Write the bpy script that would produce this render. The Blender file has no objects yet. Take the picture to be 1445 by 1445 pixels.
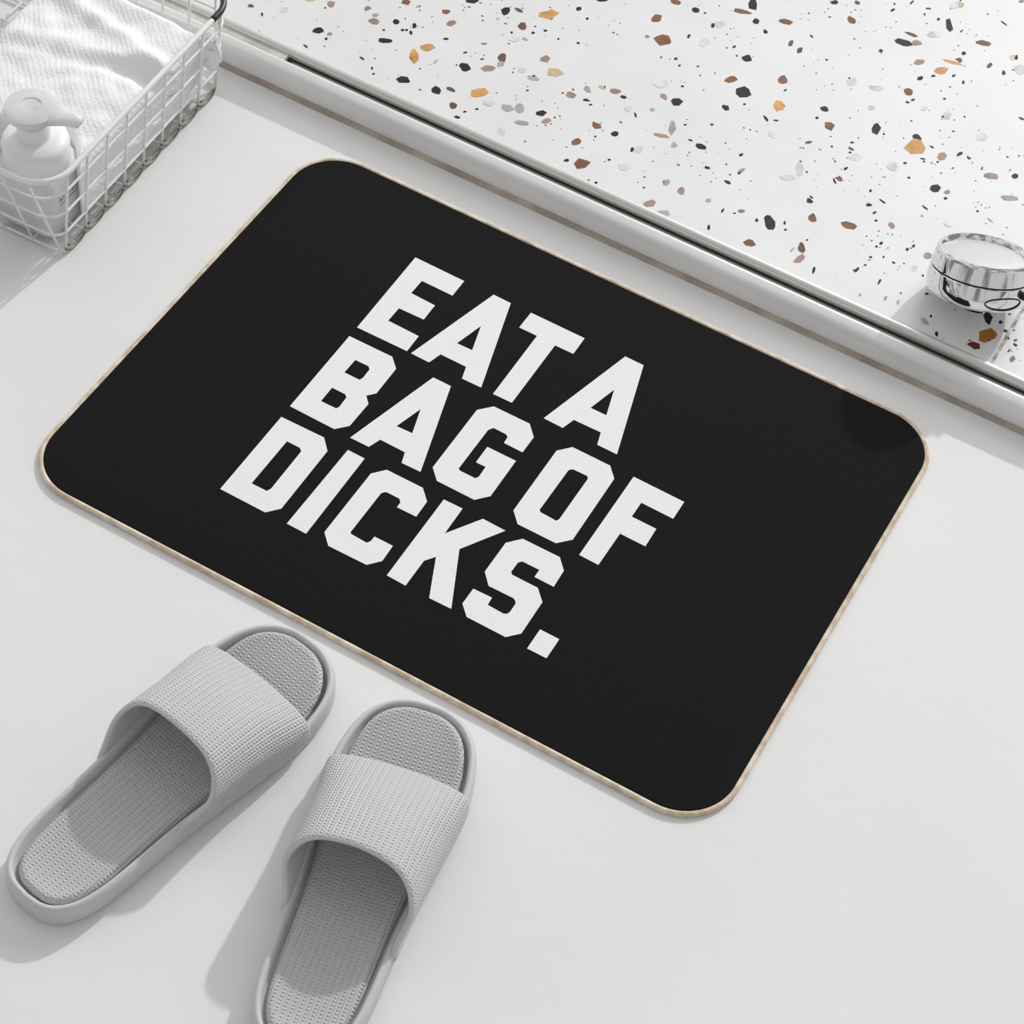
import bpy, bmesh, math, random
from mathutils import Vector, Matrix, noise

C = bpy.context.scene.collection
SC = bpy.context.scene

# ------------------------------------------------------------ camera
cam_d = bpy.data.cameras.new('camera')
cam = bpy.data.objects.new('camera', cam_d)
C.objects.link(cam)
cam_d.sensor_width = 36.0
cam_d.lens = 78.035
cam_d.clip_start = 0.05
RT = Vector((0.868015690, 0.490333723, 0.078240666))
DN = Vector((0.432980724, -0.670322629, -0.602656839))
FW = Vector((-0.243056483, 0.556992292, -0.794155610))
LOC = Vector((0.76433043, -0.79548854, 1.38269435))
M = Matrix.Identity(4)
for i in range(3):
    M[i][0] = RT[i]; M[i][1] = -DN[i]; M[i][2] = -FW[i]; M[i][3] = LOC[i]
cam.matrix_world = M
SC.camera = cam

# ------------------------------------------------------------ light
SC.view_settings.view_transform = 'Standard'
SC.view_settings.look = 'None'
SC.view_settings.gamma = 1.0
SC.view_settings.use_curve_mapping = False
SC.view_settings.exposure = 0.0

w = bpy.data.worlds.new('bathroom_daylight'); SC.world = w
w.use_nodes = True
nt = w.node_tree; nt.nodes.clear()
wo = nt.nodes.new('ShaderNodeOutputWorld'); bg = nt.nodes.new('ShaderNodeBackground')
tc = nt.nodes.new('ShaderNodeTexCoord'); mp = nt.nodes.new('ShaderNodeMapping')
ns = nt.nodes.new('ShaderNodeTexNoise'); rp = nt.nodes.new('ShaderNodeValToRGB')
mp.inputs['Scale'].default_value = (2.2, 2.2, 1.0)
ns.inputs['Scale'].default_value = 1.6; ns.inputs['Detail'].default_value = 2
rp.color_ramp.elements[0].position = 0.40; rp.color_ramp.elements[0].color = (0.30, 0.30, 0.31, 1)
rp.color_ramp.elements[1].position = 0.56; rp.color_ramp.elements[1].color = (1.0, 1.0, 0.99, 1)
nt.links.new(tc.outputs['Generated'], mp.inputs['Vector']); nt.links.new(mp.outputs[0], ns.inputs['Vector'])
nt.links.new(ns.outputs[0], rp.inputs[0])
dt = nt.nodes.new('ShaderNodeVectorMath'); dt.operation = 'DOT_PRODUCT'; dt.inputs[1].default_value = (-0.38, 0.88, 0.28)
mr = nt.nodes.new('ShaderNodeMapRange'); mr.inputs['From Min'].default_value = -0.6; mr.inputs['From Max'].default_value = 0.9
mr.inputs['To Min'].default_value = 0.66; mr.inputs['To Max'].default_value = 1.14; mr.interpolation_type = 'SMOOTHSTEP'
mx = nt.nodes.new('ShaderNodeMix'); mx.data_type = 'RGBA'; mx.blend_type = 'MULTIPLY'; mx.inputs[0].default_value = 1.0
nt.links.new(tc.outputs['Generated'], dt.inputs[0]); nt.links.new(dt.outputs['Value'], mr.inputs['Value'])
nt.links.new(rp.outputs[0], mx.inputs[6]); nt.links.new(mr.outputs[0], mx.inputs[7]); nt.links.new(mx.outputs[2], bg.inputs[0])
nt.links.new(bg.outputs[0], wo.inputs[0])
bg.inputs[1].default_value = 0.895

sun_d = bpy.data.lights.new('sun', 'SUN'); sun = bpy.data.objects.new('sun', sun_d); C.objects.link(sun)
sun_d.energy = 1.50; sun_d.angle = math.radians(1.6); sun_d.color = (1.0, 0.998, 0.998)
sd = Vector((-0.20, -1.72, -1.0)).normalized()
sun.rotation_euler = sd.to_track_quat('-Z', 'Y').to_euler()
sun.location = (0.2, 2.5, 2)

fill_d = bpy.data.lights.new('added_fill', 'AREA'); fill = bpy.data.objects.new('added_fill', fill_d); C.objects.link(fill)  # unseen area light added for a brightness gradient across the floor
fill_d.shape = 'SQUARE'; fill_d.size = 1.1; fill_d.energy = 11.0
fill.location = (0.45, 2.05, 1.40)
fill.rotation_euler = (Vector((0.35, 0.3, 0)) - fill.location).to_track_quat('-Z', 'Y').to_euler()

# ------------------------------------------------------------ helpers
def material(name, col, rough=0.5, metal=0.0, spec=0.5, bump=None, bump_scale=400, trans=0.0, alpha=1.0, sss=0.0):
    m = bpy.data.materials.new(name); m.use_nodes = True
    n = m.node_tree; b = n.nodes['Principled BSDF']
    b.inputs['Base Color'].default_value = (*col, 1); b.inputs['Roughness'].default_value = rough
    b.inputs['Metallic'].default_value = metal; b.inputs['Specular IOR Level'].default_value = spec
    b.inputs['Transmission Weight'].default_value = trans; b.inputs['Alpha'].default_value = alpha
    b.inputs['Subsurface Weight'].default_value = sss; b.inputs['Subsurface Scale'].default_value = 0.01
    if bump:
        t = n.nodes.new('ShaderNodeTexCoord'); q = n.nodes.new('ShaderNodeTexNoise'); u = n.nodes.new('ShaderNodeBump')
        q.inputs['Scale'].default_value = bump_scale; q.inputs['Detail'].default_value = 4
        u.inputs['Strength'].default_value = bump[0]; u.inputs['Distance'].default_value = bump[1]
        n.links.new(t.outputs['Object'], q.inputs['Vector']); n.links.new(q.outputs[0], u.inputs['Height'])
        n.links.new(u.outputs[0], b.inputs['Normal'])
    return m

def vary(m, c1, c2, scale=3.0, lo=0.35, hi=0.65, detail=5):
    n = m.node_tree; b = n.nodes['Principled BSDF']
    t = n.nodes.new('ShaderNodeTexCoord'); q = n.nodes.new('ShaderNodeTexNoise'); r = n.nodes.new('ShaderNodeValToRGB')
    q.inputs['Scale'].default_value = scale; q.inputs['Detail'].default_value = detail
    r.color_ramp.elements[0].position = lo; r.color_ramp.elements[0].color = (*c1, 1)
    r.color_ramp.elements[1].position = hi; r.color_ramp.elements[1].color = (*c2, 1)
    n.links.new(t.outputs['Object'], q.inputs['Vector']); n.links.new(q.outputs[0], r.inputs[0])
    n.links.new(r.outputs[0], b.inputs['Base Color'])

def obj(name, verts, faces, mats, parent=None, smooth=False, fm=None):
    me = bpy.data.meshes.new(name); me.from_pydata([tuple(v) for v in verts], [], faces)
    for m in (mats if isinstance(mats, (list, tuple)) else [mats]): me.materials.append(m)
    if fm:
        for p, k in zip(me.polygons, fm): p.material_index = k
    if smooth:
        for p in me.polygons: p.use_smooth = True
    me.update()
    o = bpy.data.objects.new(name, me); C.objects.link(o)
    if parent: o.parent = parent
    return o

def fix_normals(o):
    b = bmesh.new(); b.from_mesh(o.data); bmesh.ops.recalc_face_normals(b, faces=b.faces); b.to_mesh(o.data); b.free()

def empty(name, loc, rz=0.0):
    o = bpy.data.objects.new(name, None); C.objects.link(o); o.location = loc; o.rotation_euler = (0, 0, rz)
    o.empty_display_size = 0.02
    return o

def tag(o, label=None, cat=None, group=None, kind=None):
    if label: o['label'] = label
    if cat: o['category'] = cat
    if group: o['group'] = group
    if kind: o['kind'] = kind
    return o

class MB:
    """collects shapes that become one mesh"""
    def __init__(s): s.v = []; s.f = []
    def add(s, v, f):
        n = len(s.v); s.v += [tuple(p) for p in v]; s.f += [tuple(i + n for i in q) for q in f]
    def tube(s, pts, r, seg=8, closed=False, caps=True):
        pts = [Vector(p) for p in pts]; n = len(pts); vs = []; fs = []
        up = None
        for i, p in enumerate(pts):
            a = pts[(i - 1) % n] if (closed or i > 0) else p
            b = pts[(i + 1) % n] if (closed or i < n - 1) else p
            t = (b - a).normalized()
            if up is None:
                up = Vector((0, 0, 1)) if abs(t.z) < 0.9 else Vector((1, 0, 0))
            x = t.cross(up)
            if x.length < 1e-6: x = t.cross(Vector((0, 1, 0)))
            x.normalize(); y = x.cross(t).normalized(); up = y
            rr = r[i] if isinstance(r, (list, tuple)) else r
            for k in range(seg):
                an = 2 * math.pi * k / seg
                vs.append(p + x * math.cos(an) * rr + y * math.sin(an) * rr)
        for i in range(n if closed else n - 1):
            j = (i + 1) % n
            for k in range(seg):
                l = (k + 1) % seg
                fs.append((i * seg + k, i * seg + l, j * seg + l, j * seg + k))
        if caps and not closed:
            fs.append(tuple(range(seg - 1, -1, -1))); fs.append(tuple((n - 1) * seg + k for k in range(seg)))
        s.add(vs, fs)
    def lathe(s, prof, seg=48, mat=None, cap0=True, cap1=True):
        vs = []; fs = []; n = len(prof)
        for r, z in prof:
            for k in range(seg):
                a = 2 * math.pi * k / seg; p = Vector((r * math.cos(a), r * math.sin(a), z))
                vs.append(mat @ p if mat else p)
        for i in range(n - 1):
            for k in range(seg):
                l = (k + 1) % seg; fs.append((i * seg + k, i * seg + l, (i + 1) * seg + l, (i + 1) * seg + k))
        if cap0: fs.append(tuple(range(seg - 1, -1, -1)))
        if cap1: fs.append(tuple((n - 1) * seg + k for k in range(seg)))
        s.add(vs, fs)
    def loops(s, loops, cap0=True, cap1=True):
        n = len(loops[0]); vs = [p for l in loops for p in l]; fs = []
        for i in range(len(loops) - 1):
            for k in range(n):
                l = (k + 1) % n; fs.append((i * n + k, i * n + l, (i + 1) * n + l, (i + 1) * n + k))
        if cap0: fs.append(tuple(range(n - 1, -1, -1)))
        if cap1: fs.append(tuple((len(loops) - 1) * n + k for k in range(n)))
        s.add(vs, fs)
    def extr(s, prof, x0, x1, steps=1):
        """closed (y,z) profile swept along x"""
        n = len(prof); vs = []; fs = []
        for i in range(steps + 1):
            x = x0 + (x1 - x0) * i / steps
            vs += [(x, y, z) for y, z in prof]
        for i in range(steps):
            for k in range(n):
                l = (k + 1) % n; fs.append((i * n + k, (i + 1) * n + k, (i + 1) * n + l, i * n + l))
        fs.append(tuple(range(n))); fs.append(tuple(steps * n + k for k in range(n - 1, -1, -1)))
        s.add(vs, fs)
    def build(s, name, mats, parent=None, smooth=True, angle=None):
        o = obj(name, s.v, s.f, mats, parent, smooth); fix_normals(o)
        if smooth and angle: sharp(o, angle)
        return o

def sharp(o, deg):
    b = bmesh.new(); b.from_mesh(o.data)
    for e in b.edges:
        if len(e.link_faces) == 2 and e.calc_face_angle(0) > math.radians(deg): e.smooth = False
    b.to_mesh(o.data); b.free()

def spline(pts, n, closed=False):
    """Catmull-Rom through points"""
    P = [Vector(p) for p in pts]; m = len(P); out = []
    segs = m if closed else m - 1
    for i in range(segs):
        p0 = P[(i - 1) % m] if closed or i > 0 else P[0] * 2 - P[1]
        p1 = P[i]; p2 = P[(i + 1) % m]
        p3 = P[(i + 2) % m] if closed or i < m - 2 else P[-1] * 2 - P[-2]
        for k in range(n):
            t = k / n
            out.append(0.5 * ((2 * p1) + (p2 - p0) * t + (2 * p0 - 5 * p1 + 4 * p2 - p3) * t * t + (3 * p1 - p0 - 3 * p2 + p3) * t ** 3))
    if not closed: out.append(P[-1])
    return out

def round_rect(x0, y0, x1, y1, r, n=10):
    out = []
    for cx, cy, a0 in ((x1 - r, y0 + r, -90), (x1 - r, y1 - r, 0), (x0 + r, y1 - r, 90), (x0 + r, y0 + r, 180)):
        for k in range(n + 1):
            a = math.radians(a0 + 90 * k / n); out.append((cx + r * math.cos(a), cy + r * math.sin(a)))
    return out
LETTERS = [[[(138.9,363.7),(187.5,363.1),(187.6,343.2),(157.5,343.4),(157.1,326.4),(181.0,325.4),(181.2,306.6),(157.5,306.0),(157.2,289.2),(187.2,288.4),(187.7,269.0),(139.6,268.6)]],[[(216.1,363.4),(233.0,363.0),(258.5,268.6),(240.5,268.3),(237.0,281.1),(212.6,281.3),(209.1,268.5),(191.6,268.8)],[(224.8,326.7),(232.1,299.5),(217.7,299.2)]],[[(252.5,363.0),(304.1,362.8),(304.4,342.4),(287.1,342.2),(287.5,268.3),(270.0,268.0),(269.4,343.1),(252.3,343.1)]],[[(342.1,363.8),(359.4,363.7),(384.9,267.7),(366.8,267.8),(363.3,280.7),(338.6,280.2),(335.1,267.9),(317.2,268.3)],[(351.2,326.7),(358.6,299.0),(344.0,298.8)]],[[(139.4,256.9),(180.7,257.1),(190.1,247.7),(190.4,216.6),(184.8,210.0),(190.9,203.4),(190.3,175.8),(181.7,166.3),(139.4,167.0)],[(157.2,237.5),(169.7,237.7),(172.4,235.2),(172.6,224.5),(171.4,221.2),(156.9,221.2)],[(157.2,202.0),(169.7,201.9),(172.4,199.7),(172.9,188.3),(171.7,185.3),(157.3,185.1)]],[[(220.3,256.4),(237.1,256.3),(261.9,166.6),(244.7,166.2),(241.3,176.8),(218.2,177.2),(214.4,165.9),(197.0,165.8)],[(228.9,222.0),(236.2,196.7),(221.8,196.1)]],[[(277.2,256.9),(310.5,257.0),(320.1,246.5),(320.1,228.0),(302.8,228.3),(302.4,235.1),(299.9,237.0),(288.1,237.2),(285.5,232.9),(285.5,186.1),(287.4,184.6),(301.4,184.6),(303.1,187.4),(302.7,199.0),(293.8,199.0),(293.7,217.5),(320.0,217.5),(320.5,175.8),(311.6,165.7),(277.3,165.9),(267.6,175.8),(267.5,246.1)]],[[(351.3,254.7),(385.7,254.5),(394.7,244.5),(395.5,173.6),(386.0,163.4),(351.8,163.5),(342.6,173.4),(342.2,244.4)],[(362.3,235.0),(359.8,232.3),(359.6,185.0),(361.5,183.3),(375.9,182.7),(377.1,185.4),(377.0,233.3),(375.0,235.3)]],[[(406.8,254.8),(452.5,254.3),(452.6,234.6),(424.0,235.0),(424.0,218.6),(445.9,218.5),(446.4,198.7),(424.0,198.9),(423.8,163.1),(406.7,163.4)]],[[(139.7,153.9),(179.6,154.6),(189.3,144.4),(189.9,76.7),(181.4,66.9),(139.7,67.2)],[(157.1,135.4),(169.2,135.3),(172.1,132.9),(172.6,88.9),(171.0,85.0),(157.0,85.0)]],[[(202.2,154.2),(217.9,154.0),(219.0,66.7),(201.3,66.9)]],[[(238.5,153.9),(271.6,153.9),(281.4,144.0),(281.8,126.8),(264.4,126.5),(264.3,132.0),(261.7,134.8),(249.5,134.8),(246.9,131.7),(246.9,86.4),(248.3,85.2),(262.6,84.5),(264.5,87.4),(264.7,92.9),(281.2,92.9),(281.8,76.3),(273.6,66.7),(239.5,66.2),(230.0,75.6),(229.9,143.8)]],[[(291.3,153.0),(308.2,153.2),(308.7,124.8),(326.6,153.2),(347.1,152.7),(325.9,118.1),(348.9,66.4),(329.7,66.0),(314.4,102.0),(308.6,93.7),(308.7,66.2),(291.7,66.7)]],[[(362.3,153.2),(395.1,153.4),(403.9,143.8),(404.6,126.3),(387.6,126.4),(387.6,134.3),(372.5,134.1),(370.3,131.3),(370.2,121.1),(371.9,118.9),(394.8,118.8),(404.2,109.1),(404.7,75.4),(396.2,66.2),(362.4,66.3),(353.5,75.2),(353.6,91.5),(369.8,92.0),(370.3,84.4),(384.4,83.9),(386.9,85.3),(387.8,88.0),(387.6,97.1),(385.8,99.3),(383.6,100.4),(362.2,100.1),(353.0,110.1),(353.0,142.6)]],[[(414.8,86.3),(431.4,86.3),(431.5,66.1),(414.9,66.0)]]]
CHIPS = """K 57 661 3.9 2.7 2.7 -4.8;D 67 669 4.4 -0.2 0.5 -2.4;O 92 680 7.3 6.6 3.8 -6.0;D 80 651 3.2 2.2 2.4 -4.3;G 83 631 4.9 3.4 1.7 -3.0;M 91 637 3.3 -0.5 0.3 -2.0
D 86 603 3.1 2.1 3.0 -5.3;M 89 595 2.5 1.7 1.8 -3.2;T 120 624 4.1 2.8 2.7 -4.9;P 135 613 7.1 2.6 2.2 -5.5;G 110 599 3.1 2.1 1.7 -3.0;M 123 595 5.4 1.9 1.2 -2.9
T 162 595 3.5 2.4 2.0 -3.6;M 171 610 4.0 -0.6 0.5 -4.0;P 181 620 3.7 1.3 0.9 -2.2;T 193 622 4.7 1.7 1.3 -3.4;K 203 620 3.0 0.7 0.6 -2.0;K 177 597 3.0 1.1 0.7 -1.7
M 123 548 5.7 1.3 1.5 -4.3;M 132 554 3.6 2.5 2.9 -5.1;K 152 559 3.6 2.5 2.0 -3.6;T 160 553 3.4 3.0 1.7 -2.8;M 143 538 5.1 2.6 1.3 -2.7;G 134 519 2.9 2.0 2.5 -4.3
B 197 709 6.8 3.5 2.8 -6.3;B 179 733 2.9 5.3 3.1 -3.5;T 183 705 2.1 1.5 1.0 -1.9;B 183 764 5.1 1.1 1.2 -3.8;K 204 765 3.5 1.2 1.3 -3.4;K 124 726 4.6 3.2 0.9 -1.7
B 241 788 7.8 2.8 1.0 -2.9;K 245 804 4.0 -8.4 -3.4 -2.4;G 232 759 3.7 2.6 2.3 -4.7;K 227 754 1.7 1.2 1.6 -3.2;G 231 728 4.4 3.0 2.2 -4.4;K 258 783 2.6 1.8 1.8 -3.8
K 272 775 2.7 -0.5 0.3 -2.7;K 274 731 3.8 2.6 2.1 -4.4;B 274 697 4.6 4.1 2.3 -4.1;K 291 688 6.8 1.5 2.0 -7.1;O 325 689 2.5 1.7 3.1 -6.6;K 287 660 3.7 -0.6 0.3 -3.5
T 233 641 3.7 -2.2 -0.5 -2.9;K 247 642 4.5 3.0 2.5 -4.9;G 223 655 6.1 4.2 2.6 -5.1;G 214 608 2.9 2.0 1.8 -3.4;M 232 620 2.2 1.5 1.2 -2.3;K 223 605 2.4 -2.7 -0.6 -1.0
B 200 573 5.6 -1.4 0.3 -4.3;B 195 544 3.1 4.3 2.6 -3.2;K 219 573 2.9 2.0 1.4 -2.7;M 258 609 3.8 -7.5 -3.1 -2.1;T 254 594 7.0 2.1 0.8 -2.4;K 290 602 5.1 1.1 0.9 -3.2
K 241 564 -0.4 3.4 1.7 -0.2;G 246 567 3.2 2.2 2.1 -4.0;B 212 523 5.8 3.9 2.9 -5.4;K 199 519 1.9 1.3 0.9 -1.7;G 245 540 4.2 2.8 2.2 -4.1;M 285 544 3.3 2.2 1.9 -3.7
T 301 542 2.1 3.5 2.9 -3.2;T 285 513 3.9 4.2 2.3 -3.3;M 301 509 4.8 1.7 1.4 -3.8;T 356 550 2.4 1.6 0.9 -1.9;K 383 551 6.4 -6.5 -2.0 -4.1;B 379 519 5.1 1.2 1.2 -4.3
K 372 547 1.0 -2.1 -1.3 -0.9;M 270 590 2.3 1.6 1.6 -3.1;K 330 575 3.2 -0.1 0.3 -1.7;T 334 595 2.0 3.4 1.4 -1.6;K 341 516 1.4 -2.7 -1.1 -0.8;G 338 652 4.2 -0.6 0.3 -3.5
M 326 545 1.9 1.3 1.2 -2.4;K 112 703 2.3 1.6 1.5 -2.7;K 125 695 1.2 0.8 0.9 -1.7;K 101 658 1.4 0.9 0.8 -1.4;K 93 649 1.3 0.9 0.8 -1.4;K 204 764 1.5 1.1 0.8 -1.5
K 183 594 1.2 0.8 0.6 -1.1;K 241 663 1.5 1.0 0.7 -1.4;K 206 560 0.9 0.6 0.6 -1.1;K 227 508 1.0 0.7 0.6 -1.1;K 234 509 1.1 0.8 0.7 -1.3;K 230 541 1.4 1.0 0.6 -1.1
K 334 591 1.2 2.0 0.9 -1.1;K 325 613 1.5 2.0 1.0 -1.3;K 307 581 2.8 1.0 0.7 -1.9;K 279 604 2.1 0.2 0.2 -1.0;K 342 541 -0.2 2.8 0.9 -0.1;K 352 544 1.3 0.9 0.5 -1.1
K 266 619 1.3 0.9 0.6 -1.1;K 286 633 1.5 1.0 0.6 -1.1;K 324 668 2.4 -2.1 -0.4 -1.0;K 207 687 1.1 0.7 0.5 -1.0;K 219 693 1.4 0.9 0.7 -1.4;K 257 739 1.0 1.8 0.8 -1.0
K 215 729 1.4 0.9 0.6 -1.2;B 282 799 5.6 2.3 1.3 -3.5;B 333 837 4.8 -1.5 0.1 -4.1;D 299 774 0.1 4.2 1.9 -0.8;D 310 770 0.7 4.1 2.2 -1.5;B 314 724 4.7 -1.3 0.1 -5.4
O 326 690 4.2 2.9 2.9 -6.1;K 363 710 3.9 0.3 0.7 -3.6;B 376 692 4.2 2.9 2.5 -5.4;K 413 713 2.8 -6.4 -3.3 -2.2;D 369 662 2.6 2.3 0.7 -1.3;D 404 676 3.2 -0.1 0.2 -1.8
G 338 652 4.2 -1.1 0.1 -3.7;G 369 758 3.8 2.6 2.4 -5.4;G 391 763 6.2 2.2 1.2 -3.9;G 398 736 3.0 2.1 1.2 -2.6;K 374 813 1.7 1.2 1.0 -2.3;K 387 836 7.5 2.2 1.3 -4.6
T 398 843 4.1 1.5 1.0 -3.5;D 389 851 6.8 0.5 0.4 -2.2;G 407 864 5.2 3.6 1.9 -4.4;K 414 884 4.6 -9.6 -2.9 -2.6;T 410 819 3.6 4.0 1.7 -3.0;O 437 837 8.9 1.9 0.6 -2.5
B 441 844 2.5 -2.5 -1.0 -2.6;O 432 820 4.8 5.3 2.4 -4.1;K 420 799 1.9 2.7 1.3 -1.9;B 418 776 4.0 0.9 1.2 -5.0;B 451 879 6.5 2.7 1.1 -3.5;P 482 876 2.3 1.6 1.5 -3.9
K 485 878 1.4 -3.6 -1.4 -1.0;D 468 853 0.6 4.4 1.8 -1.1;G 494 864 5.1 3.5 2.5 -6.4;G 407 914 4.0 2.8 2.2 -5.3;P 412 918 2.4 1.7 1.5 -3.7;K 309 851 3.1 2.2 1.3 -2.9
D 327 863 2.8 0.2 0.5 -2.5;D 388 895 2.4 1.6 0.6 -1.3;K 371 894 0.6 3.3 0.9 -0.7;G 460 766 3.7 4.0 2.4 -4.2;G 439 763 2.7 1.9 1.0 -2.4;G 498 758 4.4 3.0 2.0 -5.1
K 449 723 4.5 -1.9 -0.3 -4.5;O 453 712 8.4 4.3 3.0 -8.5;T 478 714 3.6 2.4 1.9 -4.5;K 490 726 1.4 3.5 1.3 -1.2;G 445 677 4.0 2.7 2.4 -5.5;G 412 668 4.3 2.9 1.9 -4.1
G 377 626 3.8 -8.1 -2.9 -2.0;G 372 610 5.7 3.9 1.7 -3.6;B 412 635 2.3 -3.7 -1.8 -1.9;K 409 630 2.5 -2.6 -0.4 -0.9;K 401 595 3.5 0.8 0.7 -2.9;K 400 600 1.8 -0.3 0.1 -1.1
K 488 672 4.4 3.0 1.8 -4.4;T 499 674 2.2 2.3 1.3 -2.3;T 525 716 6.2 2.2 1.1 -4.0;K 543 728 2.7 1.8 1.4 -3.5;M 549 699 6.5 2.7 1.1 -3.6;B 412 577 3.2 2.1 2.0 -4.4
B 442 587 6.5 2.0 1.1 -3.7;K 447 620 2.3 1.6 0.9 -2.0;T 474 608 3.0 -0.8 -0.1 -3.1;K 455 631 3.3 -0.9 -0.0 -1.1;K 490 645 3.3 -0.9 -0.0 -1.0;M 545 663 3.4 -1.0 -0.0 -1.0
D 419 539 3.4 -5.4 -2.0 -2.1;T 423 526 2.2 5.6 2.8 -2.4;T 515 592 2.0 3.1 2.3 -2.9;G 511 572 2.2 1.4 1.4 -3.2;G 515 636 3.5 -0.5 0.0 -1.5;K 457 917 3.6 -1.2 -0.0 -1.1
K 483 851 1.2 -3.1 -1.6 -1.1;T 459 957 2.4 1.7 0.7 -1.9;K 520 802 2.7 -0.1 0.1 -1.3;K 402 886 1.3 0.9 0.8 -1.8;K 441 855 1.6 1.1 1.0 -2.3;K 362 695 1.2 0.8 0.8 -1.7
K 402 684 1.6 1.1 0.5 -1.0;K 411 650 0.9 2.4 1.0 -0.9;K 455 614 1.0 1.7 0.8 -1.1;K 460 606 1.2 0.8 0.6 -1.3;K 441 637 1.2 0.8 0.7 -1.6;K 501 666 1.3 0.9 0.7 -1.6
K 423 762 2.1 0.4 0.3 -1.3;K 426 768 1.1 1.8 0.8 -1.0;K 450 786 1.4 0.9 0.5 -1.2;K 464 701 2.1 0.8 0.3 -1.0;K 453 687 1.5 1.0 0.6 -1.4;K 498 726 1.7 -1.7 -0.4 -1.0
K 465 720 2.3 -0.4 0.1 -1.3;K 477 705 1.2 -0.2 0.1 -1.3;K 429 809 1.7 1.2 0.6 -1.5;K 445 820 0.8 2.2 1.0 -1.0;K 456 817 1.0 -2.5 -0.9 -0.6;K 388 885 1.4 -1.4 -0.4 -1.1
K 475 583 0.5 2.1 1.2 -0.7;K 473 577 0.6 1.5 0.8 -0.7;K 497 589 1.3 0.9 0.7 -1.7;K 500 596 0.2 2.3 1.0 -0.4;K 469 540 1.9 -0.3 0.1 -1.6;M 439 521 -0.8 4.1 1.0 0.1
M 413 532 0.2 2.9 0.9 -0.3;K 394 558 1.0 -2.2 -0.9 -0.6;K 398 551 1.0 0.7 0.6 -1.3;K 323 668 3.1 -2.7 -0.4 -1.0;K 332 671 2.1 1.1 0.4 -1.0;K 311 794 2.1 -0.9 -0.1 -1.3
K 322 712 0.5 2.6 0.9 -0.6;M 492 634 1.2 0.8 0.5 -1.1;K 409 924 0.8 0.6 0.6 -1.3;K 360 873 1.4 2.5 1.0 -1.3;K 427 883 0.4 2.9 0.7 -0.4;D -140 533 2.5 1.7 1.5 -2.3
G -112 545 3.4 2.4 2.5 -3.9;T -81 577 3.1 2.2 2.2 -3.5;P -100 571 3.7 2.6 1.5 -2.3;T -50 591 1.7 3.4 2.0 -2.0;M -39 587 2.7 1.9 1.4 -2.3;T -36 579 5.3 2.2 1.8 -3.6
B -25 619 3.6 2.5 2.0 -3.3;K 24 655 5.0 3.5 1.7 -2.9;B 12 628 3.4 2.4 1.9 -3.3;T 24 617 3.3 3.8 1.9 -2.6;K -19 590 2.7 1.9 1.7 -2.8;K -2 595 1.9 1.3 1.8 -3.0
K -8 584 1.5 1.0 1.0 -1.6;K -71 540 3.3 3.9 2.7 -3.3;T -60 541 1.8 2.1 1.3 -1.6;K -69 515 3.0 -1.0 0.1 -1.1;K -13 563 5.9 3.0 1.6 -3.1;O 23 576 4.9 4.4 2.5 -3.7
O 19 559 4.9 -7.1 -2.7 -2.4;K -18 530 2.8 -0.6 0.1 -1.1;M 39 564 0.4 3.8 0.9 -0.5;T 63 610 2.5 1.7 0.7 -1.2;K 65 573 5.8 -0.8 0.8 -4.9;T 83 583 5.2 3.5 2.1 -3.6
K 27 527 5.4 2.2 1.9 -4.0;K 59 532 3.8 2.6 2.5 -4.2;D 69 540 4.3 -0.1 0.5 -2.2;O 92 551 6.8 6.1 3.2 -4.9;G 106 544 3.6 2.5 2.2 -3.8;D 81 523 2.8 1.9 2.1 -3.5
K 92 512 2.6 0.6 0.6 -1.6;K 94 522 1.4 1.0 0.6 -1.1;K 101 531 1.3 0.9 0.6 -1.0;K 31 596 2.2 1.5 0.7 -1.2;K -125 529 1.7 -2.0 -0.6 -0.7;K -115 507 1.2 0.8 0.7 -1.1
K -4 524 1.0 -1.6 -0.9 -0.6;K -59 534 0.2 2.0 1.2 -0.6;K 55 590 1.6 1.8 0.6 -0.8;K 72 591 1.3 1.5 0.6 -0.8;K -12 621 0.7 0.5 0.6 -0.9;K 0 585 1.9 -1.5 -0.5 -1.6
K -5 586 1.0 0.7 0.8 -1.4;M 543 520 3.6 -0.9 -0.1 -2.9;K 545 528 1.0 -1.7 -0.7 -0.8;K 557 512 1.6 -2.8 -1.0 -1.0;K 587 554 3.0 -6.2 -2.8 -2.4;F 594 534 4.8 7.3 4.2 -5.4
R 589 518 5.8 -0.1 0.3 -4.7;K 598 555 1.7 1.1 0.8 -2.1;K 605 548 1.6 1.0 0.7 -1.7;K 616 529 0.7 2.6 0.8 -0.5;T 622 522 0.5 3.9 1.9 -0.7;M 504 526 -0.1 3.4 1.2 -0.2
M 484 517 -0.4 2.3 0.8 0.1;M 515 527 -0.5 3.0 1.0 0.1;K 492 540 -0.1 3.5 1.0 -0.1;K 470 543 0.5 2.3 1.1 -0.7;K 439 521 -1.0 4.1 1.1 0.3;G 564 509 -0.5 3.4 1.1 0.1
K 532 550 1.6 1.0 0.5 -1.3;K 618 538 1.8 -0.3 0.0 -1.6;K 616 542 0.7 0.5 0.3 -0.8;K 601 568 1.0 0.7 0.4 -1.1;K 611 553 0.9 0.6 0.3 -0.8"""

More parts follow.
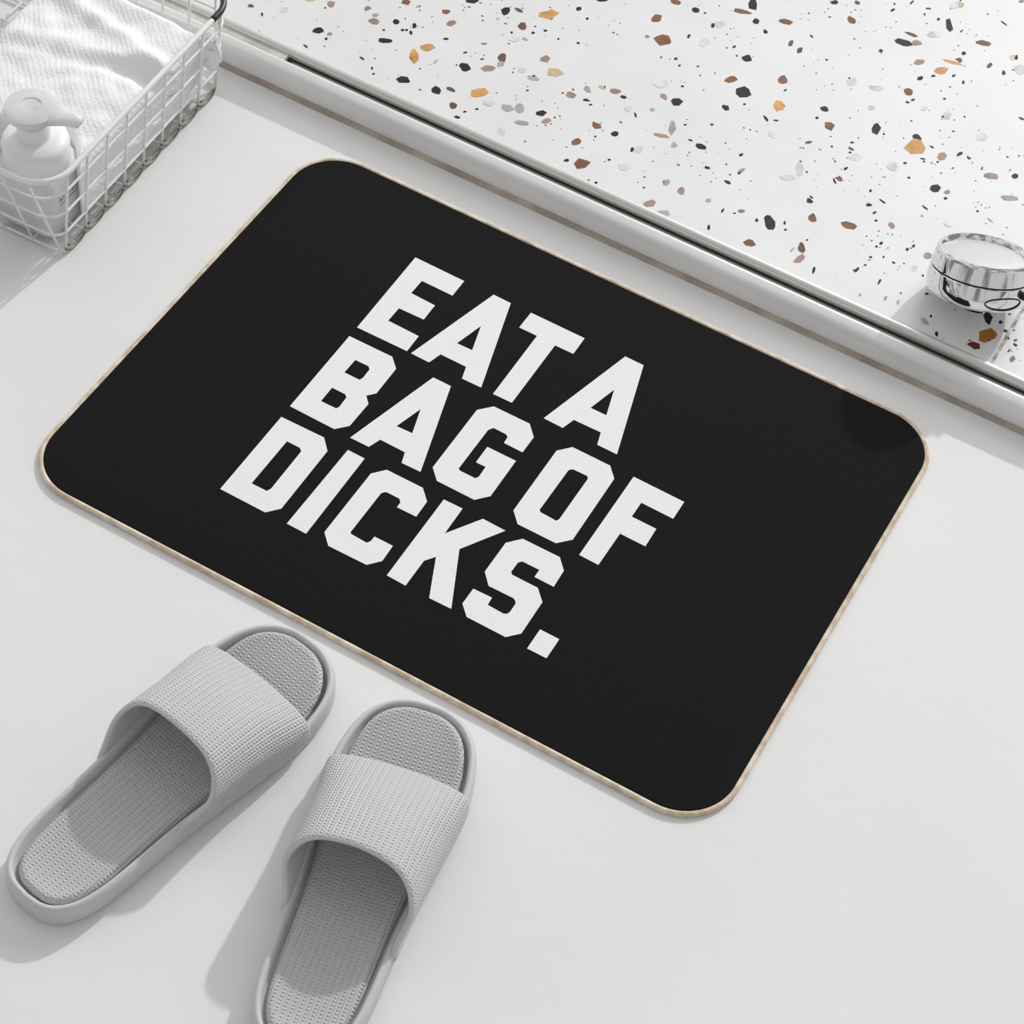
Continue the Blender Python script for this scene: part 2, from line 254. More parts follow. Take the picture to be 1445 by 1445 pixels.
# ------------------------------------------------------------ materials
M_floor = material('white_floor', (0.80, 0.80, 0.80), 0.55, spec=0.3, bump=(0.15, 0.002), bump_scale=60)
vary(M_floor, (0.775, 0.775, 0.772), (0.81, 0.81, 0.81), 4.0)
M_terr = material('terrazzo_ground', (0.80, 0.80, 0.80), 0.36, spec=0.35)
vary(M_terr, (0.755, 0.755, 0.755), (0.79, 0.79, 0.79), 14.0)
M_rail = material('satin_rail', (0.74, 0.74, 0.74), 0.36, metal=0.1, spec=0.5)
vary(M_rail, (0.75, 0.75, 0.745), (0.83, 0.83, 0.83), 9.0)
M_lip = material('brushed_lip', (0.70, 0.70, 0.675), 0.3, metal=0.45)
M_chan = material('grey_channel', (0.27, 0.265, 0.235), 0.6)
M_gap = material('dark_gap', (0.02, 0.02, 0.018), 0.8)
M_seal = material('tan_sealant', (0.52, 0.46, 0.40), 0.7)
vary(M_seal, (0.34, 0.29, 0.245), (0.50, 0.445, 0.385), 30.0)
M_infill = material('grey_beige_infill', (0.56, 0.55, 0.49), 0.6)
vary(M_infill, (0.46, 0.45, 0.39), (0.66, 0.65, 0.60), 40.0)
M_mat = material('black_pile', (0.0135, 0.0135, 0.0137), 0.95, spec=0.06, bump=(0.35, 0.0015), bump_scale=220)
M_let = material('white_print', (0.86, 0.86, 0.88), 0.9, spec=0.1, bump=(0.35, 0.0009), bump_scale=500)
M_bind = material('beige_binding', (0.72, 0.58, 0.44), 0.85, spec=0.15, bump=(0.6, 0.001), bump_scale=900)
vary(M_bind, (0.60, 0.46, 0.33), (0.84, 0.74, 0.61), 90.0)
M_back = material('rubber_backing', (0.30, 0.25, 0.20), 0.9)
M_wire = material('white_wire', (0.82, 0.82, 0.80), 0.28, spec=0.6)
M_wireb = material('bare_steel_wire', (0.20, 0.19, 0.15), 0.35, metal=0.6)
M_rim_refl = material('painted_dark_reflection', (0.015, 0.015, 0.015), 0.35)  # black colour stands in for a dark reflection in the rim wire
M_plastic = material('frosted_plastic', (0.84, 0.845, 0.855), 0.4, trans=0.2, spec=0.4)
M_white = material('white_plastic', (0.86, 0.86, 0.85), 0.35, spec=0.4, sss=0.1)
M_clear = material('clear_plastic', (0.93, 0.93, 0.93), 0.3, trans=0.35, spec=0.4, sss=0.3)
M_ink = material('black_ink', (0.03, 0.03, 0.03), 0.6)
M_chrome = material('chrome', (0.80, 0.80, 0.81), 0.06, metal=1.0)
M_brush = material('brushed_cap', (0.56, 0.56, 0.555), 0.5, metal=0.35, bump=(0.5, 0.0006), bump_scale=500)
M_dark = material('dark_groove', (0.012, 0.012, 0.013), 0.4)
M_grout = material('grout', (0.55, 0.53, 0.48), 0.8)
vary(M_grout, (0.25, 0.23, 0.19), (0.75, 0.74, 0.70), 160.0)

def towel_material():
    m = material('white_terry', (0.88, 0.88, 0.885), 0.95, spec=0.1)
    n = m.node_tree; b = n.nodes['Principled BSDF']
    t = n.nodes.new('ShaderNodeTexCoord')
    q = n.nodes.new('ShaderNodeTexNoise'); q.inputs['Scale'].default_value = 420; q.inputs['Detail'].default_value = 3
    wv = n.nodes.new('ShaderNodeTexWave'); wv.inputs['Scale'].default_value = 95; wv.inputs['Distortion'].default_value = 0.6
    wv.bands_direction = 'DIAGONAL'
    a = n.nodes.new('ShaderNodeMath'); a.operation = 'MULTIPLY_ADD'; a.inputs[1].default_value = 0.22
    u = n.nodes.new('ShaderNodeBump'); u.inputs['Strength'].default_value = 0.55; u.inputs['Distance'].default_value = 0.0016
    n.links.new(t.outputs['Object'], q.inputs['Vector']); n.links.new(t.outputs['Object'], wv.inputs['Vector'])
    n.links.new(wv.outputs[1], a.inputs[0]); n.links.new(q.outputs[0], a.inputs[2])
    n.links.new(a.outputs[0], u.inputs['Height']); n.links.new(u.outputs[0], b.inputs['Normal'])
    return m
M_towel = towel_material()

def ribbed(name, col, depth, gate=None):
    """ribs along v (length) every 2.4 mm of u, every second one broken into beads; uv in millimetres"""
    m = material(name, col, 0.5, spec=0.35)
    n = m.node_tree; b = n.nodes['Principled BSDF']
    uv = n.nodes.new('ShaderNodeUVMap'); uv.uv_map = 'uv'
    sp = n.nodes.new('ShaderNodeSeparateXYZ'); n.links.new(uv.outputs[0], sp.inputs[0])
    def mth(op, a, bb=None, c=None):
        k = n.nodes.new('ShaderNodeMath'); k.operation = op
        for i, v in enumerate((a, bb, c)):
            if v is None: continue
            if isinstance(v, (int, float)): k.inputs[i].default_value = v
            else: n.links.new(v, k.inputs[i])
        return k.outputs[0]
    P = 4.8
    cu = mth('COSINE', mth('MULTIPLY', sp.outputs[0], 2 * math.pi / P))
    bead_row = mth('SMOOTH_MIN', mth('MAXIMUM', cu, 0.0), 1.0, 0.1)
    line_row = mth('MULTIPLY', mth('POWER', mth('MAXIMUM', mth('MULTIPLY', cu, -1.0), 0.0), 3.0), 0.55)
    cv = mth('MULTIPLY_ADD', mth('COSINE', mth('MULTIPLY', sp.outputs[1], 2 * math.pi / 2.8)), 0.5, 0.5)
    bead = mth('MULTIPLY', bead_row, cv)
    h = mth('ADD', bead, line_row)
    u = n.nodes.new('ShaderNodeBump'); u.inputs['Strength'].default_value = 1.0; u.inputs['Distance'].default_value = depth
    n.links.new(h, u.inputs['Height']); n.links.new(u.outputs[0], b.inputs['Normal'])
    return m
SG = (0.58, 0.58, 0.582)
M_eva = material('grey_foam', SG, 0.5, spec=0.35, bump=(0.12, 0.0006), bump_scale=500)
M_rib = ribbed('grey_foam_ribbed', SG, 0.0009)
M_bed = ribbed('grey_footbed_ribbed', (0.54, 0.54, 0.542), 0.0009)

# ------------------------------------------------------------ floor
b = MB(); b.loops([[(-1.2, -1.2, -.03), (1.8, -1.2, -.03), (1.8, .53, -.03), (-1.2, .53, -.03)],
                   [(-1.2, -1.2, 0), (1.8, -1.2, 0), (1.8, .53, 0), (-1.2, .53, 0)]])
o = b.build('floor', M_floor, smooth=False); tag(o, 'smooth off-white bathroom floor under the black mat', kind='structure')

# terrazzo shower floor, one step up, chips set into its surface
ZT = 0.0262
XJ = 0.6085
rng = random.Random(7)
tv = [(-1.2, .507, -.03), (1.8, .507, -.03), (1.8, 2.6, -.03), (-1.2, 2.6, -.03), (-1.2, .507, ZT), (1.8, .507, ZT), (1.8, 2.6, ZT), (-1.2, 2.6, ZT)]
tf = [(3, 2, 1, 0), (4, 5, 6, 7), (0, 1, 5, 4), (1, 2, 6, 5), (2, 3, 7, 6), (3, 0, 4, 7)]
tm = [0] * 6
cols = {'K': (0.018, 0.018, 0.021), 'B': (0.23, 0.105, 0.055), 'D': (0.16, 0.085, 0.058), 'T': (0.36, 0.25, 0.20), 'O': (0.66, 0.34, 0.115),
        'P': (0.68, 0.50, 0.33), 'G': (0.66, 0.66, 0.67), 'M': (0.38, 0.38, 0.39), 'F': (0.42, 0.17, 0.025), 'R': (0.13, 0.035, 0.02)}
keys = list(cols); tmats = [M_terr]
for k in keys:
    m_ = material('chip_' + {'K': 'black', 'B': 'brown', 'D': 'dark_brown', 'T': 'taupe', 'O': 'ochre', 'P': 'peach', 'G': 'pale_grey', 'M': 'grey', 'F': 'amber', 'R': 'red_brown'}[k], cols[k], 0.5, spec=0.2)
    c = cols[k]; vary(m_, tuple(q * 0.82 for q in c), tuple(min(1, q * 1.18) for q in c), 70.0)
    tmats.append(m_)
layer = [0]
def chip(c, x, y, ax, ay, bx, by, n=None):
    n = n or rng.choice((5, 6, 7, 7, 8)); ph = rng.random() * 6.28
    layer[0] = (layer[0] + 1) % 6; z = ZT + 0.00012 + layer[0] * 0.00002
    i0 = len(tv)
    for k in range(n):
        a = 2 * math.pi * (k + rng.uniform(-.28, .28)) / n
        r = rng.uniform(0.88, 1.26)
        cx_, sy_ = math.cos(a) * r, math.sin(a) * r
        tv.append((x + ax * cx_ + bx * sy_, y + ay * cx_ + by * sy_, z))
    f = list(range(i0, i0 + n))
    if ax * by - ay * bx < 0: f.reverse()
    tf.append(tuple(f)); tm.append(1 + keys.index(c))
placed = []
for it in CHIPS.replace('\n', ';').split(';'):
    q = it.split(); v = [float(t) * 0.001 for t in q[1:]]
    placed.append((v[0], v[1])); chip(q[0], *v)
for _ in range(1500):                                  # the same mix carries on beyond the part that was read off one by one
    x, y = rng.uniform(-.9, 1.6), rng.uniform(.53, 1.5)
    lim = .055 if -.15 < x < 1.0 and y < 1.05 else .022
    if min((x - a) ** 2 + (y - c) ** 2 for a, c in placed) < lim ** 2: continue
    s = rng.uniform(.003, .0085); e = rng.uniform(.4, .85); t = rng.uniform(0, 6.28)
    placed.append((x, y))
    chip(rng.choice('KKBBDTTOGGGM'), x, y, s * math.cos(t), s * math.sin(t), -s * e * math.sin(t), s * e * math.cos(t))
for _ in range(900):                                   # fine specks in loose clusters
    cx_, cy_ = rng.uniform(-.6, 1.4), rng.uniform(.525, 1.35)
    for _k in range(rng.randint(2, 9)):
        x, y = cx_ + rng.gauss(0, .016), cy_ + rng.gauss(0, .016)
        if y < .516: continue
        s = rng.choice((.0005, .0006, .0007, .0008, .001, .0014)); e = rng.uniform(.5, 1); t = rng.uniform(0, 6.28)
        c = rng.choice('KKKKKKKMD')
        chip(c, x, y, s * math.cos(t), s * math.sin(t), -s * e * math.sin(t), s * e * math.cos(t), 6)
o = obj('floor', tv, tf, tmats, fm=tm)
tag(o, 'white terrazzo shower floor with black, brown and ochre stone chips', kind='structure')
# straight grout joint crossing the terrazzo
b = MB(); b.loops([[(XJ - .0016, .509, ZT), (XJ + .0016, .509, ZT), (XJ + .0016, 1.6, ZT), (XJ - .0016, 1.6, ZT)],
                   [(XJ - .0012, .509, ZT + .0004), (XJ + .0012, .509, ZT + .0004), (XJ + .0012, 1.6, ZT + .0004), (XJ - .0012, 1.6, ZT + .0004)]])
g = b.build('trim_2', M_grout, smooth=False); tag(g, 'thin straight grout joint in the terrazzo beside the chrome knob', kind='structure')

# ------------------------------------------------------------ threshold rail between the two floors
rail = empty('trim_1', (0, 0, 0)); tag(rail, 'silver-grey rounded threshold rail between white floor and terrazzo', kind='structure')
X0, X1 = -1.2, 1.8
b = MB(); pr = [(.4775, 0), (.4764, .0045), (.4760, .010), (.4761, .0160), (.4765, .0200), (.4779, .0224), (.4800, .0238), (.4825, .0247), (.4860, .0256), (.4884, .0260), (.4891, .0255), (.4893, .012), (.4893, 0)]
b.extr(pr, X0, X1); b.build('bullnose', M_rail, rail, angle=50)
b = MB(); b.extr([(.4893, 0), (.4893, .0214), (.4960, .0208), (.4960, 0)], X0, X1); b.build('channel', M_chan, rail, smooth=False)
b = MB(); b.extr([(.4960, 0), (.4960, .0214), (.4985, .0214), (.4985, 0)], X0, X1); b.build('drain_gap', M_gap, rail, smooth=False)
b = MB(); b.extr([(.4985, 0), (.4985, .0235), (.4990, .0262), (.5005, .0280), (.5025, .0286), (.5048, .0284), (.5064, .0276), (.5072, .0264), (.5074, 0)], X0, X1); b.build('inner_lip', M_lip, rail, angle=50)
b = MB(); b.extr([(.4892, .010), (.4892, .0245), (.4935, .0248), (.4985, .0245), (.4985, .010)], X0, -.076); b.build('channel_infill', M_infill, rail, smooth=False)
b = MB(); b.extr([(.4905, .004), (.4905, .0215), (.4975, .0215), (.4975, .004)], -.0755, -.0705); b.build('end_stop', M_gap, rail, smooth=False)
b = MB(); b.extr([(.4725, 0), (.4730, .0012), (.4748, .0022), (.4766, .0040), (.4775, .0042), (.4775, 0)], X0, X1, 60); b.build('sealant_bead', M_seal, rail, angle=60)

# ------------------------------------------------------------ bath mat
W_, D_, MR = 0.600, 0.4319, 0.043
mat = empty('bath_mat', (W_ / 2, D_ / 2, 0)); tag(mat, 'black rectangular bath mat with beige edge and white block lettering on white floor', 'bath mat')
def rr(e, z): return [(x - W_ / 2, y - D_ / 2, z) for x, y in round_rect(-e, -e, W_ + e, D_ + e, MR + e, 16)]
b = MB(); b.loops([rr(-.002, .0005), rr(.0006, .0010), rr(.0006, .0030), rr(.0000, .0038), rr(-.0012, .0040)]); b.build('printed_pile', M_mat, mat, angle=60)
b = MB(); b.tube([(x, y, .0022) for x, y, _ in rr(.0019, 0)], .0022, 12, closed=True)
bo = b.build('edge_binding', M_bind, mat); tag(bo, 'beige stitched edge binding')
b = MB(); b.loops([rr(-.006, 0), rr(-.006, .0006)]); b.build('backing', M_back, mat, smooth=False)
from mathutils.geometry import tessellate_polygon
lb = MB()
for polys in LETTERS:
    vs = [[Vector((x / 1000 - W_ / 2, y / 1000 - D_ / 2, .00425)) for x, y in p] for p in polys]
    tris = tessellate_polygon(vs); flat = [p for q in vs for p in q]
    lb.add(flat, [tuple(t) for t in tris])
    for q in vs:                                     # thin printed edge down to the pile
        n = len(q); lb.add(q + [p - Vector((0, 0, .0005)) for p in q], [(k, (k + 1) % n, n + (k + 1) % n, n + k) for k in range(n)])
o = lb.build('lettering', M_let, mat, smooth=False); tag(o, 'white block capitals reading EAT A BAG OF DICKS.')

# ------------------------------------------------------------ slippers
HALF = [(0, 4), (14.5, 6.0), (25.5, 12.5), (33.5, 24.5), (38.3, 42), (40.2, 62), (40.8, 80), (42.2, 115), (45.5, 150), (49.5, 185), (51.8, 212), (50.2, 240), (43.5, 264), (31, 280), (15, 288), (0, 289.5)]
hs = spline([(x / 1000, y / 1000, 0) for x, y in HALF], 6)
def half_at(y):
    for a, c in zip(hs, hs[1:]):
        if a.y <= y <= c.y: return a.x + (c.x - a.x) * (y - a.y) / max(1e-9, c.y - a.y)
    return 0.0
outline = [Vector((p.x, p.y, 0)) for p in hs] + [Vector((-p.x, p.y, 0)) for p in reversed(hs[1:-1])]
def offset(loop, d, z):
    n = len(loop); out = []
    for i in range(n):
        t = (loop[(i + 1) % n] - loop[i - 1]).normalized(); nrm = Vector((t.y, -t.x, 0))
        p = loop[i] - nrm * d
        out.append(Vector((p.x, p.y, z)))
    return out
def uvs(o, fn):
    l = o.data.uv_layers.new(name='uv')
    for lp in o.data.loops: l.data[lp.index].uv = fn(o.data.vertices[lp.vertex_index].co)
def smooth01(t): t = max(0, min(1, t)); return t * t * (3 - 2 * t)

def make_slipper(name, loc, rz, label, dy, WL, WR, AL, AR, skew):
    root = empty(name, loc, rz); tag(root, label, 'slipper', 'grey slippers in front of the mat')
    # sole: outsole wall, raised rim and the groove inside it
    b = MB(); O = outline
    toe = lambda p: 0.0
    L = [offset(O, .0035, .0), offset(O, .0010, .0015), offset(O, .0000, .005), offset(O, .0006, .010), offset(O, .0000, .0155), offset(O, .0006, .0190),
         offset(O, .0020, .0212), offset(O, .0038, .0218), offset(O, .0052, .0210), offset(O, .0060, .0188), offset(O, .0066, .0130), offset(O, .014, .0110)]
    b.loops(L); b.build('sole', M_eva, root, angle=75)
    # footbed: dished ribbed pad inside the rim
    b = MB(); ins = offset(O, .0092, 0); n = len(ins)
    ctr = [Vector((0, max(.046, min(.244, p.y)), 0)) for p in ins]
    fr = [1.0, .99, .975, .95, .92, .88, .83, .76, .68, .58, .46, .32, .16, .0]
    loops = []
    for q in [None] + fr:
        lp = []
        for p, c in zip(ins, ctr):
            if q is None: lp.append(Vector((p.x, p.y, .0125))); continue
            v = c + (p - c) * q; edge = (p - c).length * (1 - q)
            z = .0148 + .0036 * math.exp(-(edge / .010) ** 1.3)
            z += 0.0078 * smooth01((v.y - .222) / .05) + .0022 * smooth01((.07 - v.y) / .06) - .0015 * math.exp(-((v.y - .035) / .03) ** 2 - (v.x / .025) ** 2)
            if edge < .0045: z -= .0042 * (1 - edge / .0045) ** 2
            lp.append(Vector((v.x, v.y, z)))
        loops.append(lp)
    b.loops(loops, cap0=True, cap1=False)
    fb = b.build('footbed', M_bed, root); uvs(fb, lambda c: (c.x * 1000, c.y * 1000)); tag(fb, 'ribbed and beaded insole')
    # strap: arched band, low opening at the toes, tall opening at the rear
    NU, NV = 56, 16
    verts = []; uvv = []
    for j in range(NV + 1):
        v = j / NV                                   # 0 rear .. 1 front
        prevp = None; arc = 0; row = []
        for i in range(NU + 1):
            t = i / NU
            s = -1 + 2 * t
            th = (1 - t) * math.pi                   # pi left .. 0 right
            c, sn = math.cos(th), math.sin(th)
            ex = 0.62 + 0.16 * v                     # boxier at the rear
            cx_ = math.copysign(abs(c) ** ex, c); sz = sn ** (0.80 + .1 * v)
            H = .0480 * (1 - v) ** 1.0 + .0140 * v + .0050 * math.sin(math.pi * v)
            zb = .0205
            k6 = abs(cx_) ** 5
            A_ = AL if c < 0 else AR
            yr = .1510 + dy - A_ * (1 - sz) ** 1.5 - .003 * abs(cx_) ** 2 - (skew * cx_ if c > 0 else 0)
            yf = .2345 + dy * .75 - .002 * abs(cx_) ** 2
            y = yr + (yf - yr) * v
            wb = half_at(y) + .0012
            wm = ((WL if c < 0 else WR) * (1 - v) + .0505 * v)
            bul = smooth01(sz * 1.9)
            wx = wb + (max(wm, wb) - wb) * bul
            row.append(Vector((cx_ * wx, y, zb + H * sz)))
        # skirts running down the outer wall of the sole
        yl = row[0].y; yr_ = row[-1].y; sk = []
        for z, dd, yy in ((.0100, .0016, -.0), (.0135, .0022, -.0), (.017, .0019, -.0)):
            sk.append((z, dd, yy))
        left = [Vector((-(half_at(yl + q) + d), yl + q, z)) for z, d, q in sk]
        right = [Vector((half_at(yr_ + q) + d, yr_ + q, z)) for z, d, q in reversed(sk)]
        row = left + row + right
        arc = 0; us = [0]
        for a, c in zip(row, row[1:]): arc += (c - a).length; us.append(arc)
        verts += row; uvv += [((u - arc / 2) * 1000, p.y * 1000) for u, p in zip(us, row)]
    W = len(row); fs = []
    for j in range(NV):
        for i in range(W - 1):
            a = j * W + i; fs.append((a, a + 1, a + W + 1, a + W))
    st = obj('strap', verts, fs, [M_rib, M_eva], root, smooth=True)
    l = st.data.uv_layers.new(name='uv')
    for lp in st.data.loops: l.data[lp.index].uv = uvv[lp.vertex_index]
    sm = st.modifiers.new('thickness', 'SOLIDIFY'); sm.thickness = .0046; sm.offset = -1.0; sm.use_even_offset = True
    sm.material_offset = 1; sm.material_offset_rim = 1; sm.use_rim = True
    sb = st.modifiers.new('round', 'SUBSURF'); sb.levels = 1; sb.render_levels = 1
    tag(st, 'wide ribbed foam strap')
    return root
make_slipper('slipper', (.2287, -.3062, 0), math.radians(-10.5), 'grey ribbed foam slide slipper for the left foot, leftmost, wholly in view', .000, .0495, .0550, .035, .037, .002)
make_slipper('slipper', (.4425, -.3056, 0), math.radians(12), 'grey ribbed foam slide slipper for the right foot, heel cut by the photo edge', -.014, .0530, .0495, .034, .036, .008)

# ------------------------------------------------------------ wire basket
BA = math.radians(2.2)
bk = empty('wire_basket', (-.1105, .2045, 0), BA); tag(bk, 'white wire basket with a rounded rim on the floor holding towel and bottle', 'basket')
BL, BD, BH, TX = .36, .243, .088, .0125          # length (x), depth (y), height, outward flare
def bpt(x, y, z, flare=True):
    """base rectangle x in [-BL,0], y in [0,BD]; sides lean outward with height"""
    f = TX * (z / BH)
    return x, y, z, f
def ring(z, r0, n=8):
    f = (z / BH)
    return [(x, y, z) for x, y in round_rect(-BL - .010 * f, -.014 * f, .004 * f, BD + .030 * f, r0 + .022 * f, n)]
b = MB(); b.tube(ring(BH, .008, 10), .0026, 10, closed=True); b.build('rim', M_wire, bk)
HZ = (.0040, .0235, .0460, .0690)
R_ = .00125
def side(axis):
    b = MB()
    if axis in ('right', 'left'):
        sx = .004 if axis == 'right' else -.010; bx = 0 if axis == 'right' else -BL
        for k in range(9):
            y = .0035 + k * .0295
            yt = -.014 + .022 + (y / BD) * (BD + .044 - .044)
            b.tube([(bx, y, .0025), (bx + sx * .5, (y + yt) / 2, BH / 2), (bx + sx, yt, BH)], R_, 6)
    else:
        sy = -.014 if axis == 'front' else .030; by = 0 if axis == 'front' else BD
        for k in range(13):
            x = -.0015 - k * .0285
            xt = -.016 + (x / BL) * (BL - .018)
            b.tube([(x, by, .0025), ((x + xt) / 2, by + sy * .5, BH / 2), (xt, by + sy, BH)], R_, 6)
    return b.build('wire_side', M_wire, bk)
for s_ in ('front', 'right', 'rear', 'left'): side(s_)
for z in HZ[1:]:
    b = MB(); b.tube(ring(z, .006, 6), R_, 6, closed=True); b.build('wire_ring', M_wire, bk)
b = MB(); b.tube([(x, y, .0030) for x, y in round_rect(-BL, 0, 0, BD, .006, 5)], .0013, 8, closed=True)
for k in range(1, 12): b.tube([(-k * .03, .0, .0045), (-k * .03, BD, .0045)], .0010, 6)
for k in range(1, 8): b.tube([(-BL, k * .0303, .0058), (0, k * .0303, .0058)], .0010, 6)
b.build('base_grid', M_wire, bk)
b = MB()
for k in range(8):                                  # small twisted loops along the lower edge
    y0 = .006 + k * .0295
    b.tube(spline([(.0012, y0 - .004, .0062), (.0020, y0 + .001, .0030), (.0020, y0 + .009, .0012), (.0020, y0 + .017, .0012), (.0014, y0 + .0225, .0030), (.0008, y0 + .0245, .0052), (.0006, y0 + .017, .0044), (.0006, y0 + .008, .0046), (.0008, y0 + .001, .0072)], 3), .0010, 6)
o = b.build('foot_loops', M_wireb, bk); tag(o, 'bare steel loops along the lower edge')
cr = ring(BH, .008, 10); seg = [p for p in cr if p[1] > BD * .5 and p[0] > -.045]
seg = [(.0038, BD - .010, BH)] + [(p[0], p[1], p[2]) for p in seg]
b = MB(); b.tube(spline([Vector(p) for p in seg], 3), .0030, 10); o = b.build('rim_dark_reflection', M_rim_refl, bk); tag(o, 'dark reflection on the rear corner of the rim, made as a black tube')  # rim's dark reflection built as a black tube around the corner

# towel folded inside the basket
tw = empty('towel', (-.19, .335, 0)); tag(tw, 'white terry towel folded in the wire basket behind the pump bottle', 'towel')
NX, NY, NS = 74, 96, 26
def tow_xy(u, v):
    """u across (-1 left..1 right), v along (-1 near..1 far)"""
    w_ = (v + 1) / 2
    xr = -.1170 - .185 * w_ * .038
    xl = -.262 - .022 * w_
    xx = (xl + xr) / 2 + u * (xr - xl) / 2
    near = .243 + .030 * math.exp(-((xx + .162) / .036) ** 4) - .004 * u
    yy = near + w_ * (.4370 - near)
    # room for the bottle in the near right corner
    return xx, yy
def top_z(u, v, x, y):
    z = .074 + .006 * noise.noise(Vector((x * 14, y * 14, 1.0))) + .0022 * noise.noise(Vector((x * 60, y * 60, 4)))
    z += .007 * math.exp(-((y - .36 - .25 * (x + .19)) / .012) ** 2) * (0.5 + .5 * u) - .006 * math.exp(-((y - .345 - .25 * (x + .19)) / .010) ** 2) * (.5 + .5 * u)
    z += .006 * math.exp(-((y - .392 + .22 * (x + .19)) / .010) ** 2) - .004 * u * u
    return z
b = MB(); vs = []; fs = []
for j in range(NY + 1):
    for i in range(NX + 1):
        u, v = -1 + 2 * i / NX, -1 + 2 * j / NY
        x, y = tow_xy(u, v)
        e = min(1 - abs(u), 1.0) * .074; e2 = (1 - abs(v)) * .0965; ed = min(e, e2)
        z = top_z(u, v, x, y)
        if ed < .012: z -= .012 * (1 - math.sqrt(max(0, 1 - (1 - ed / .012) ** 2)))
        vs.append(Vector((x + .19, y - .335, z)))
row = NX + 1
for j in range(NY):
    for i in range(NX): a = j * row + i; fs.append((a, a + 1, a + row + 1, a + row))
bd = [i for i in range(row)] + [j * row + NX for j in range(1, NY + 1)] + [NY * row + i for i in range(NX - 1, -1, -1)] + [j * row for j in range(NY - 1, 0, -1)]
cxm = Vector((0, 0, 0)); prev = bd
for k in range(1, NS + 1):
    f = k / NS; ring_ = []
    for q in bd:
        p = vs[q]; z = p.z + (.009 - p.z) * f
        dirn = Vector((p.x, p.y * .8, 0)).normalized()
        lay = abs(math.sin(math.pi * f * 4.0)) ** .5 * .004 - .0035 + .0022 * noise.noise(Vector((p.x * 40, p.y * 40, f * 9)))
        ring_.append(len(vs)); vs.append(Vector((p.x + dirn.x * lay, p.y + dirn.y * lay, z)))
    n = len(bd)
    for i in range(n): fs.append((prev[i], ring_[i], ring_[(i + 1) % n], prev[(i + 1) % n]))
    prev = ring_
fs.append(tuple(reversed(prev)))
b.add(vs, fs); b.build('folded_cloth', M_towel, tw)
# corner of the cloth that pokes out between the wires
b = MB(); prof = []
loops = []
for k, (xx, r) in enumerate([(0, .011), (.006, .0125), (.011, .0115), (.0155, .009), (.018, .005), (.0188, .001)]):
    lp = []
    for q in range(20):
        a = 2 * math.pi * q / 20; rr_ = r * (1 + .22 * math.sin(4 * a + k * 1.3) + .10 * math.sin(9 * a - k))
        lp.append((.0640 + xx, .0985 + .45 * rr_ * math.cos(a) + .2 * xx, .050 + 1.25 * rr_ * math.sin(a)))
    loops.append(lp)
b.loops(loops); o = b.build('cloth_corner', M_towel, tw)

# pump bottle standing in the near right corner
bt = empty('pump_bottle', (-.1530, .2350, .0064), math.radians(2.2)); tag(bt, 'white pump bottle with frosted clear body in the corner of the wire basket', 'bottle')
b = MB(); loops = []
for z, s_, r in ((0, .0265, .008), (.002, .0285, .009), (.030, .0290, .010), (.052, .0290, .012), (.058, .0275, .018)):
    loops.append([(x, y, z) for x, y in round_rect(-s_, -s_, s_, s_, r, 6)])
b.loops(loops); b.build('bottle_body', M_plastic, bt, angle=60)
b = MB(); b.lathe([(.0270, .0582), (.0278, .060), (.0280, .0780), (.0272, .0810), (.0248, .0835), (.0180, .0850), (.0125, .0858)], 48); b.build('shoulder', M_white, bt, angle=50)
b = MB(); b.lathe([(.0135, .0855), (.0138, .0870), (.0138, .0985), (.0128, .1000), (.0060, .1002), (.0058, .1100)], 36); b.build('collar', M_white, bt, angle=40)
b = MB(); b.lathe([(.0060, .1075), (.0165, .1080), (.0214, .1098), (.0224, .1130), (.0216, .1160), (.0180, .1176), (.0090, .1182), (.0088, .1172), (.0030, .1170)], 48)
hd = b.build('pump_head', M_clear, bt, angle=50)
b = MB()
b.tube([(-.004, -.001, .1130), (.006, .0015, .1130), (.015, .0035, .1130), (.024, .0056, .1130), (.0325, .0077, .1125), (.0385, .0090, .1110), (.0405, .0095, .1095)], [.004, .0145, .0150, .0112, .0078, .0062, .0054], 24)
b.v = [(x, y, .1130 + (z - .1130) * (.34 if x < .024 else .34 + .5 * min(1, (x - .024) / .014))) for x, y, z in b.v]
b.build('nozzle', M_clear, hd)
for bdy, sz, dz in (('AIAMDIE', .0058, .034), ):
    cu = bpy.data.curves.new('print_outline', 'FONT'); cu.body = bdy; cu.size = sz; cu.space_character = 1.35; cu.align_x = 'CENTER'
    to = bpy.data.objects.new('print_outline', cu)
    me = bpy.data.meshes.new_from_object(to)
    bpy.data.objects.remove(to)
    me.materials.clear(); me.materials.append(M_ink)
    Mx = Matrix.Translation((.02925, .0, dz)) @ Matrix(((0, 0, 1, 0), (1, 0, 0, 0), (0, 1, 0, 0), (0, 0, 0, 1)))
    me.transform(Mx)
    q = bmesh.new(); q.from_mesh(me); z0 = dz - .004
    vv = [q.verts.new(p) for p in ((.02925, -.014, z0), (.02925, .014, z0), (.02925, .014, z0 + .0006), (.02925, -.014, z0 + .0006))]
    q.faces.new(vv); q.to_mesh(me); q.free()
    lo = bpy.data.objects.new('label_print', me); C.objects.link(lo); lo.parent = bt
    tag(lo, 'small black printed letters above a thin line')

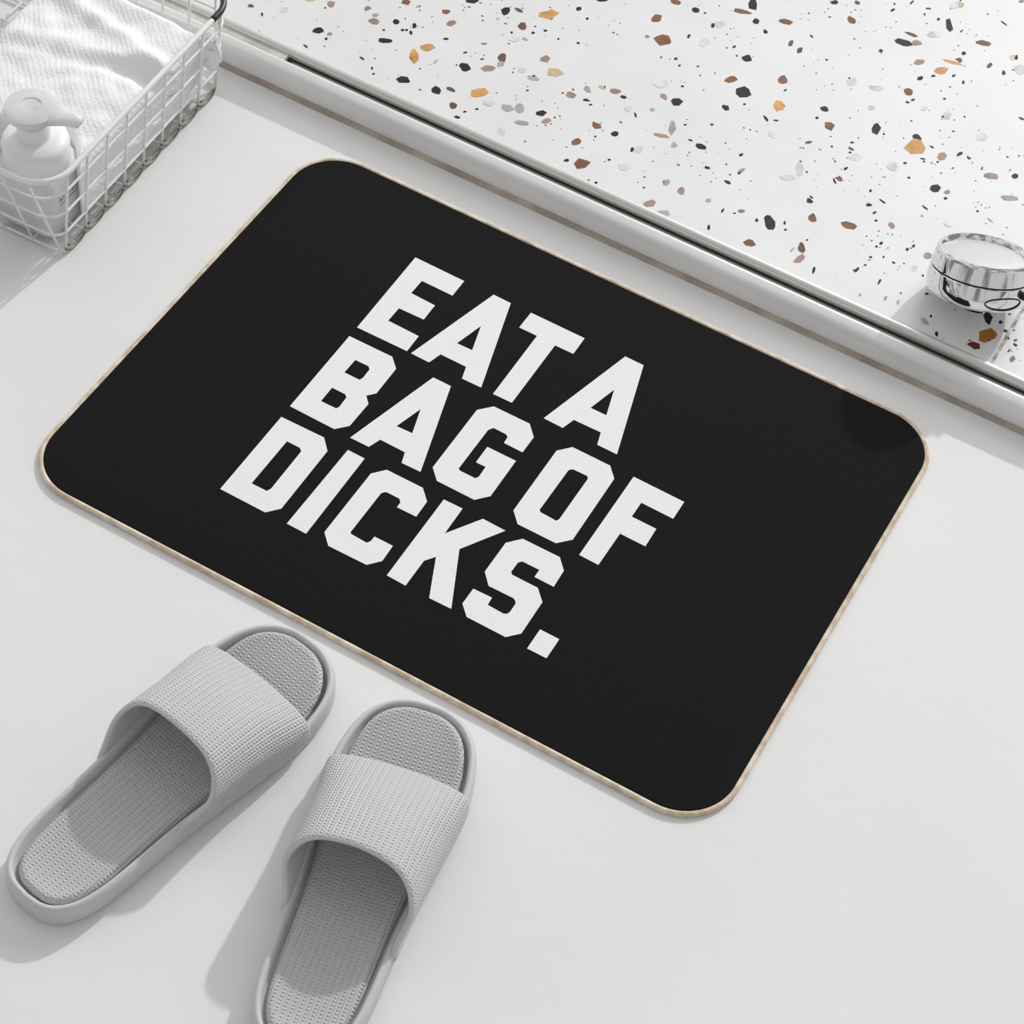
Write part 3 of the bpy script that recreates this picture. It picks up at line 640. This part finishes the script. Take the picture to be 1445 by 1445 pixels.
# ------------------------------------------------------------ chrome knob
AX = Vector((-.150, .376, .9144)).normalized()
KC = Vector((.5690, .5590, .0442))
kn = empty('chrome_knob', (KC.x, KC.y, ZT)); tag(kn, 'round chrome knob with brushed top, tilted on the white terrazzo', 'shower knob')
ax_q = AX.to_track_quat('Z', 'X').to_matrix().to_4x4()
KM = Matrix.Translation(KC - Vector((KC.x, KC.y, ZT))) @ ax_q
b = MB(); b.lathe([(.0200, -.0035), (.0380, -.0030), (.0415, -.0010), (.0430, .0025), (.0433, .0080), (.0428, .0185), (.0424, .0190), (.0412, .0192)], 96, KM); b.build('knob_body', M_chrome, kn, angle=30)
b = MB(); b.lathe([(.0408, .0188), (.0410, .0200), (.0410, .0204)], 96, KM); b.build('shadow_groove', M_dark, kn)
b = MB(); b.lathe([(.0405, .0202), (.0421, .0204), (.0419, .0215), (.0406, .0330), (.0399, .0354), (.0386, .0366), (.0370, .0366), (.0362, .0355), (.0352, .0335), (.0345, .0322), (.0343, .0310)], 96, KM, cap1=False); b.build('knob_ring', M_chrome, kn, angle=35)
b = MB(); b.lathe([(.0345, .0300), (.0345, .0318), (.0330, .0323), (.0200, .0331), (.0050, .0334), (.0002, .0334)], 96, KM); b.build('knob_cap', M_brush, kn, angle=50)
# vertical stem down to the terrazzo
st0 = KC - Vector((KC.x, KC.y, ZT))
b = MB(); b.tube([(0, .014, 0), (0, .014, .004), (-.001, .010, .0130), tuple(st0 + AX * .004)], [.021, .020, .016, .018], 40); b.build('stem', M_chrome, kn, angle=40)
# oval pull loop engraved on the near side
def on_body(ang, h, r=.0434):
    p = Vector((r * math.cos(ang), r * math.sin(ang), h)); return KM @ p
view = (LOC - KC).normalized(); loc_v = ax_q.inverted() @ view; a0 = math.atan2(loc_v.y, loc_v.x)
b = MB(); pts = []
for k in range(24):
    t = 2 * math.pi * k / 24
    pts.append(on_body(a0 + .62 + .40 * math.cos(t), .0068 + .0052 * math.sin(t)))
b.tube(pts, .00065, 8, closed=True); b.build('pull_outline', M_dark, kn)
b = MB()
b.tube([KM @ Vector((.042 * math.cos(a0 + 1.08), .042 * math.sin(a0 + 1.08), .012)), KM @ Vector((.049 * math.cos(a0 + 1.10), .049 * math.sin(a0 + 1.10), .012))], .0035, 14)
b.build('side_pin', M_dark, kn)
